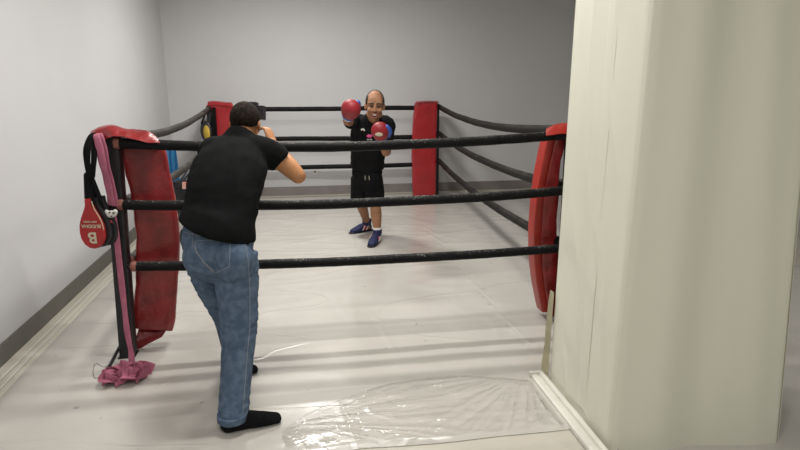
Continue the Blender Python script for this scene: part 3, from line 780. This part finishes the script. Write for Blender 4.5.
# stitching lines laid on the surface of the jeans
tree = bvh(je)
def onj(x, y):
    h = tree.ray_cast(CAM, ray(x, y).normalized())
    return h[0] if h[0] is None else h[0]-ray(x, y).normalized()*.001
def stitch(pts, r=.0022, m=THREAD, name='stitching'):
    P = []
    for a, b in zip(pts, pts[1:]):
        n = max(2, int(math.hypot(a[0]-b[0], a[1]-b[1])/2))
        for i in range(n): q = onj(a[0]+(b[0]-a[0])*i/n, a[1]+(b[1]-a[1])*i/n); P += [q] if q else []
    q = onj(*pts[-1]); P += [q] if q else []
    if len(P) < 3: return
    bm = NB(); tube(bm, P, [r]*len(P), sub=2, seg=6); return obj(name, bm, m, je)
def patch(poly, m, name, th=.004):
    """pocket: a panel laid on the surface, following the curve of the jeans"""
    bm = NB(); n = 12; g = []
    for j in range(n+1):
        r = []
        for i in range(n+1):
            u_, v_ = i/n, j/n
            a = V(poly[0]).lerp(V(poly[1]), u_); b = V(poly[3]).lerp(V(poly[2]), u_); p = a.lerp(b, v_); q = onj(p.x, p.y)
            r.append(bm.verts.new(q-ray(p.x, p.y).normalized()*th*.6))
        g.append(r)
    for a, b in zip(g, g[1:]):
        for k in range(n): bm.faces.new((a[k], a[k+1], b[k+1], b[k]))
    return obj(name, bm, m, je)
try:
    patch([(196, 241), (230, 240), (229, 266), (205, 262)], DENIM, 'back_pocket')
    tree = bvh(je)
except Exception as e: print('patch', e)
def off(pts): return pts
stitch([(197, 242.5), (229, 241.5)], .002); stitch([(197, 240.5), (230.5, 239.5)], .002); stitch([(230.5, 239.5), (229, 267)], .002)
stitch([(229, 267), (216, 273), (205, 263)], .002)
stitch([(205, 263), (196, 252), (195, 241)], .002)
stitch([(245, 241), (248, 260), (250, 290), (250, 325), (246, 370), (243, 412)], .0016)
stitch([(184, 232), (200, 236)], .0016)
stitch([(192, 231), (193, 245), (203, 262), (215, 274)], .0016)
bm = NB(); b_ = A_(187, 228, 3.0)
# turned-up hems
for c, r in ((A_(233, 418, 2.69), .0735), (A_(237, 357, 3.31), .0675)):
    bm = NB(); T = UP; st = [(c+UP*z, sdir.normalized()*(r+d), V((.22, .97, 0))*(r+.003+d)) for z, d in ((.030, -.002), (.028, .002), (.0, .003), (-.004, .001), (-.005, -.006))]
    loft(bm, st, seg=28); obj('hem', bm, DENIM, je)
for nm, (he, to, an) in {'r': (heel_r, toe_r, an_r), 'l': (heel_l, toe_l, an_l)}.items():
    bm = NB(); d = (to-he).normalized()
    tube(bm, [he+UP*.002-d*.002, he.lerp(to, .3)+UP*.010, he.lerp(to, .65)-UP*.003, to-UP*.016-d*.01], [(.036, .040), (.040, .048), (.046, .036), (.040, .022)], d.cross(UP), sub=4)
    tube(bm, [he+d*.02+UP*.02, V((an.x, an.y, .10))], [(.040, .042), (.043, .043)], d.cross(UP), round_ends=False)
    fuse('sock', bm, SOCK, pa, voxel=.006, sm=4, disp=lambda v, n: wr(v, 16, .0015))
# camera in his hands
cc = P1(-.002, .165, .082)
kc = empty('photo_camera', cc, 'black camera held up to the face of the person in jeans', 'camera')
bm = NB(); obox(bm, cc, r1*.062, f1*.026, u1*.040); obj('camera_body', bm, CAMB, kc, bevel=.008)
bm = NB(); obox(bm, cc+u1*.048-r1*.005, r1*.022, f1*.022, u1*.012); obj('viewfinder_hump', bm, CAMB, kc, bevel=.005)
bm = NB(); tube(bm, [cc+f1*.02, cc+f1*.06, cc+f1*.085], [.032, .031, .029], r1, sub=2, round_ends=False); obj('lens', bm, CAMB, kc)
bm = NB(); tube(bm, [cc+f1*.082, cc+f1*.086], [.024, .022], r1, sub=1, round_ends=False); obj('lens_glass', bm, GLASS, kc)
bm = NB(); tube(bm, [cc-f1*.024+u1*.0-r1*.0, cc-f1*.032], [(.018), (.016)], r1, sub=1); obj('eyecup', bm, CAMB, kc)

# ------------------------------------------------------------------ boxer facing the camera
B2 = V((.66, 6.25, 0))
pel = A_(367, 174, 6.30); wst = A_(367.5, 160, 6.24); chs = A_(369, 137, 6.10); shl = A_(371, 124, 5.98); nck = A_(373.5, 118, 5.90); hd = A_(374.8, 105.8, 5.80)
sd = V((1, -.22, 0)).normalized()
hr, kr, ar = A_(360, 179, 6.32), A_(360.5, 201, 6.36), A_(367, 222.5, 6.54)
hl, kl, al = A_(374, 179, 6.24), A_(375.5, 205, 6.06), A_(377.3, 230, 6.04)
shr, elr, wrr = A_(356, 121.5, 6.06), A_(348, 121.5, 5.86), A_(346.5, 118, 5.62)
sll, ell_, wll = A_(387, 125, 5.98), A_(386.5, 152, 5.86), A_(382.5, 141, 5.68)
bm = NB()
tube(bm, [pel, wst, chs, shl], [(.14, .10), (.14, .10), (.165, .11), (.13, .08)], sd)
tube(bm, [shl, nck, nck.lerp(hd, .5)], [.062, .062, .06], sd)
HS = (1.16, 1.1, 1.24)
P2, R2, r2, f2, u2 = head(bm, hd, (-.10, -.97, -.10), (.04, -.10, 1), HS)
tube(bm, [shr, elr, wrr], [.055, .045, .032], sd); tube(bm, [sll, ell_, wll], [.055, .047, .034], sd)
tube(bm, [hr, kr, kr.lerp(ar, .4), ar, ar-UP*.05], [.085, .058, .056, .038, .04], sd); tube(bm, [hl, kl, kl.lerp(al, .4), al, al-UP*.05], [.085, .060, .060, .040, .04], sd)
toe1 = fl(351, 231.5, .04); heel1 = fl(367.5, 230, .04); toe2 = fl(373, 242.5, .04); heel2 = fl(377.5, 237, .04)
heel2 = V((al.x, al.y+.03, .04)); toe2 = V((al.x-.085, al.y-.16, .035)); heel1 = V((ar.x+.02, ar.y+.03, .04)); toe1 = V((ar.x-.175, ar.y-.07, .035))
for h, t in ((heel1, toe1), (heel2, toe2)): tube(bm, [h, h.lerp(t, .5), t], [(.028, .028), (.034, .024), (.03, .015)], (t-h).cross(UP).normalized())
for w_, g_, sg in ((wrr, A_(350.5, 109, 5.50), 1), (wll, A_(380.5, 130, 5.60), -1)):
    hand(bm, w_, g_-w_, V((0, -.3, -1)), .85, (1.0, 1.0, 1.0, 1.0), .6, sg)
pb = fuse('person', bm, SKIN, base=B2, voxel=.007, sm=3)
tag(pb, 'person facing the camera in black kit with red boxing gloves raised inside the ring', 'person')
hair_cap('hair', P2, R2, 1, lambda d: (-.30-d.y*.9+.35*abs(d.x)+ (.42 if abs(d.x) > .80 else 0)+.30*max(0, d.z) if True else 0) - .9*max(0, -d.z-.15), HAIR2, pb)
for q in (-1, 1):
    bm = NB(); ell(bm, P2(q*.030, .086, .006), (.0165, .008, .0075), R2, 14); tag(obj('eye', bm, DARKEYE, pb), 'narrowed dark eye')
    bm = NB(); tube(bm, [P2(q*.012, .096, .026), P2(q*.030, .099, .033), P2(q*.050, .086, .026)], [.004, .005, .003], r2, sub=3, seg=8); obj('eyebrow', bm, HAIR2, pb)
    bm = NB(); tube(bm, [P2(q*.020, .099, -.032), P2(q*.034, .091, -.048), P2(q*.037, .082, -.066)], [.0015, .0022, .0012], r2, sub=3, seg=6); tag(obj('smile_crease', bm, LIP, pb), 'crease beside the smile')
bm = NB(); ell(bm, P2(0, .088, -.066), (.033, .012, .017), R2, 16); mo = obj('mouth', bm, MOUTH, pb); tag(mo, 'open smiling mouth')
bm = NB(); ell(bm, P2(0, .096, -.060), (.022, .006, .0045), R2, 14); obj('teeth', bm, TEETH, mo)
bm = NB(); tube(bm, [P2(-.033, .088, -.055), P2(0, .100, -.050), P2(.033, .088, -.055)], [.003, .0045, .003], r2, sub=4, seg=8); tube(bm, [P2(-.030, .090, -.066), P2(0, .098, -.082), P2(.030, .090, -.066)], [.003, .005, .003], r2, sub=4, seg=8); obj('lips', bm, LIP, mo)

bm = NB()
tube(bm, [A_(367, 167, 6.27), wst, chs, shl], [(.185, .135), (.18, .13), (.195, .13), (.165, .095)], sd, round_ends=False)
tube(bm, [shl-UP*.03, shl+UP*.01, nck+UP*.0], [(.16, .09), (.12, .085), (.075, .07)], sd, round_ends=False)
tube(bm, [A_(364, 123, 6.05), shr, shr.lerp(elr, .75)], [(.08, .08), (.078, .08), (.074, .07)], sd, round_ends=False)
tube(bm, [A_(378, 124, 6.0), sll+UP*.01, sll.lerp(ell_, .35), sll.lerp(ell_, .68)], [(.08, .08), (.08, .08), (.076, .075), (.074, .07)], sd, round_ends=False)
ts = fuse('t_shirt', bm, BLKF, pb, voxel=.011, sm=6, disp=lambda v, n: wr(v, 5, .006, (1, 1, 1.6), 2)+wr(v, 12, .002))
trs = bvh(ts)
def on(tree, x, y, off=.003):
    d = ray(x, y).normalized(); h = tree.ray_cast(CAM, d); return h[0]-d*off
nfront = V((.05, -1, .12))
def sfr(c): 
    u_ = V((1, -.12, 0)).normalized(); w_ = V((0, -.0, 1)); w_ = (w_-u_*w_.dot(u_)).normalized(); return u_, w_
for (x, y, s, t, m) in ((363, 129.3, .034, '\u00bb', WHITE), (369.5, 136, .045, 'BOX', PINKP), (369.5, 139.5, .030, 'box', WHITE)):
    c = on(trs, x, y, .006); u_, w_ = sfr(c)
    if t == '\u00bb':
        bm = NB(); obox(bm, c-u_*.006, u_*.014+w_*.004, V((0, .004, 0)), w_*.008); obox(bm, c+u_*.010-w_*.006, u_*.008-w_*.004, V((0, .004, 0)), w_*.010); obj('chest_logo', bm, m, ts, bevel=.002)
    elif t == 'BOX':
        bm = NB(); ell(bm, c, (.030, .006, .018)); ell(bm, c+u_*.028+w_*.008, (.014, .006, .010)); tag(obj('chest_print', bm, PINKP, ts), 'pink chest print')
    else:
        bm = NB()
        for k in range(4): ell(bm, c+u_*(.014*(k-1.5)), (.0045, .005, .008))
        tag(obj('chest_print', bm, WHITE, ts), 'white marks under the pink print')
bm = NB()
tube(bm, [A_(367, 164, 6.27), A_(367, 173, 6.28), A_(367, 182, 6.29)], [(.158, .115), (.168, .13), (.15, .125)], sd)
tube(bm, [hr+UP*.02, hr.lerp(kr, .5), A_(360.2, 205, 6.35)], [(.098, .105), (.104, .105), (.105, .10)], sd, round_ends=False)
tube(bm, [hl+UP*.02, hl.lerp(kl, .5), A_(375.2, 205, 6.14)], [(.095, .105), (.100, .105), (.098, .10)], sd, round_ends=False)
so = fuse('shorts', bm, BLKF, pb, voxel=.011, sm=5, disp=lambda v, n: wr(v, 6, .006, (1.6, 1.6, .6), 6))
tso = bvh(so)
for x in (365, 369):
    c = on(tso, x, 176, .005); c2 = on(tso, x+.3, 181.5, .008); bm = NB(); tube(bm, [c, (c+c2)/2-V((0, .004, 0)), c.lerp(c2, .7)], [.0025]*3, seg=8); obj('drawstring', bm, CREAM, so)
# boots
for h, t, an in ((heel1, toe1, ar), (heel2, toe2, al)):
    d = (t-h).normalized(); s_ = d.cross(UP).normalized(); bm = NB()
    tube(bm, [h+UP*.012, h.lerp(t, .35)+UP*.018, h.lerp(t, .7)+UP*.006, t-UP*.004], [(.042, .045), (.046, .052), (.052, .040), (.044, .028)], s_, sub=4)
    tube(bm, [h+d*.03+UP*.03, V((an.x, an.y, .12)), V((an.x, an.y, .155))], [(.05, .054), (.05, .054), (.053, .057)], s_, round_ends=False)
    bt_ = fuse('boxing_boot', bm, NAVY, pb, voxel=.008, sm=3)
    bm = NB(); loft(bm, [(h.lerp(t, k)*1.0+V((0, 0, -h.lerp(t, k).z+.012)), s_*w_, UP*.010) for k, w_ in ((-.22, .02), (-.15, .036), (.1, .044), (.45, .044), (.75, .052), (1.05, .045), (1.17, .03), (1.22, .012))], seg=16, n=4)
    tag(obj('sole', bm, CAMB, bt_), 'dark sole')
    for sg in (-1, 1):
        bm = NB(); ell(bm, h.lerp(t, .30)+s_*sg*.034+UP*.02, (.055, .018, .032), Matrix((d, s_, UP)).transposed()); tag(obj('side_panel', bm, RED, bt_), 'red side panel')
        for k in (.2, .42): 
            bm = NB(); c = h.lerp(t, k)+s_*sg*.0525+UP*.02; tube(bm, [c+UP*.028-d*.01, c-UP*.022+d*.02], [(.006, .003)]*2, d, seg=8, sub=2); tag(obj('stripe', bm, WHITE, bt_), 'white stripe')
    bm = NB(); tube(bm, [V((an.x, an.y, .15)), V((an.x, an.y, .178))], [.046, .045], s_, sub=1, round_ends=False); tag(obj('sock', bm, WHITE, pb), 'white sock edge')
# gloves
def glove(gc, w_, size, thumb_dir, name, logo, cuffm):
    d = (gc-w_).normalized(); vw = (CAM-gc).normalized(); s_ = d.cross(vw).normalized(); b_ = s_.cross(d)
    Rg = Matrix((s_, b_, d)).transposed(); bm = NB()
    ell(bm, gc, (size*.98, size*.86, size*1.08), Rg); ell(bm, gc-d*size*.35+b_*size*.1, (size*.86, size*.8, size*.8), Rg)
    g = fuse('boxing_glove', bm, GLOVE, pb, voxel=.009, sm=3)
    bm = NB(); tube(bm, [gc+thumb_dir*size*.80-d*size*.75, gc+thumb_dir*size*.98-d*size*.1, gc+thumb_dir*size*.80+d*size*.55], [size*.28, size*.32, size*.24], b_, sub=4); tag(obj('thumb', bm, BLUE, g), 'blue thumb side')
    c0 = gc-d*size*.85; c1 = c0-d*size*.62
    bm = NB(); tube(bm, [c0, c1], [(size*.62, size*.60), (size*.55, size*.54)], s_, sub=3, round_ends=False); tag(obj('cuff', bm, cuffm, g), 'cuff')
    bm = NB(); tube(bm, [c0-d*size*.15, c0-d*size*.38], [(size*.66, size*.64), (size*.64, size*.62)], s_, sub=1, round_ends=False); tag(obj('wrist_strap', bm, BLUE, g), 'blue wrist strap')
    if logo:
        tg = bvh(g); d0 = ray(*logo).normalized(); h = tg.ray_cast(CAM, d0)
        if h[0]:
            uu = (RI-h[1]*RI.dot(h[1])).normalized(); vv = h[1].cross(uu)
            bm = NB(); ell(bm, h[0], (size*.42, size*.24, .004), Matrix((uu, vv, h[1])).transposed()); lg = obj('logo_patch', bm, CREAM, g); tag(lg, 'cream oval logo')
            
    return g
glove(A_(351, 109, 5.46), A_(346.5, 120.5, 5.62), .096, (RI*.55+UPV*.45+FO*.5).normalized(), 'r', None, WHITE)
glove(A_(380, 130.8, 5.60), A_(382.3, 144, 5.72), .090, (RI*.95+UPV*.05).normalized(), 'l', (379, 134.5), GLOVE)

tag(pc, 'small dark phone pouch clipped to the left hip of the jeans', 'pouch')

# ------------------------------------------------------------------ lamps
LH = bpy.data.materials.new('lamp_diffuser'); LH.use_nodes = True
lp = LH.node_tree.nodes['Principled BSDF']; lp.inputs['Emission Color'].default_value = (1, .97, .92, 1); lp.inputs['Emission Strength'].default_value = 2.0
HOUSE = mat('white_housing', (.8, .8, .8), .5, .02)
LAMPS = [(0.0, 3.2, 1.0), (0.0, 4.38, 1.1), (1.15, 4.38, .5), (0.0, 6.7, 2.0), (0, .6, .8), (1.0, -1.6, 1.4), (3.6, -.6, .4)]
PW = 37
for i, (x, y, k) in enumerate(LAMPS):
    t = empty('ceiling_lamp', (x, y, ZC), 'white rectangular ceiling lamp above the ring and hall, out of view', 'lamp', 'ceiling lamps')
    bm = NB(); box(bm, (x-.30, y-.09, ZC-.05), (x+.30, y+.09, ZC)); obj('housing', bm, HOUSE, t, smooth=False)
    bm = NB(); box(bm, (x-.28, y-.075, ZC-.056), (x+.28, y+.075, ZC-.05)); obj('diffuser', bm, LH, t, smooth=False)
    L = bpy.data.lights.new('lamp_light', 'AREA'); L.shape = 'RECTANGLE'; L.size = .54; L.size_y = .09; L.energy = PW*k; L.color = (1, .975, .925)
    lo = bpy.data.objects.new('lamp_light', L); COL.objects.link(lo); lo.location = (x, y, ZC-.06)

w = bpy.data.worlds.new('w'); bpy.context.scene.world = w; w.use_nodes = True
w.node_tree.nodes['Background'].inputs[0].default_value = (.5, .52, .55, 1); w.node_tree.nodes['Background'].inputs[1].default_value = .15
vs = bpy.context.scene.view_settings
vs.view_transform = 'Standard'; vs.look = 'None'; vs.exposure = -0.06; vs.gamma = 1; vs.use_curve_mapping = False
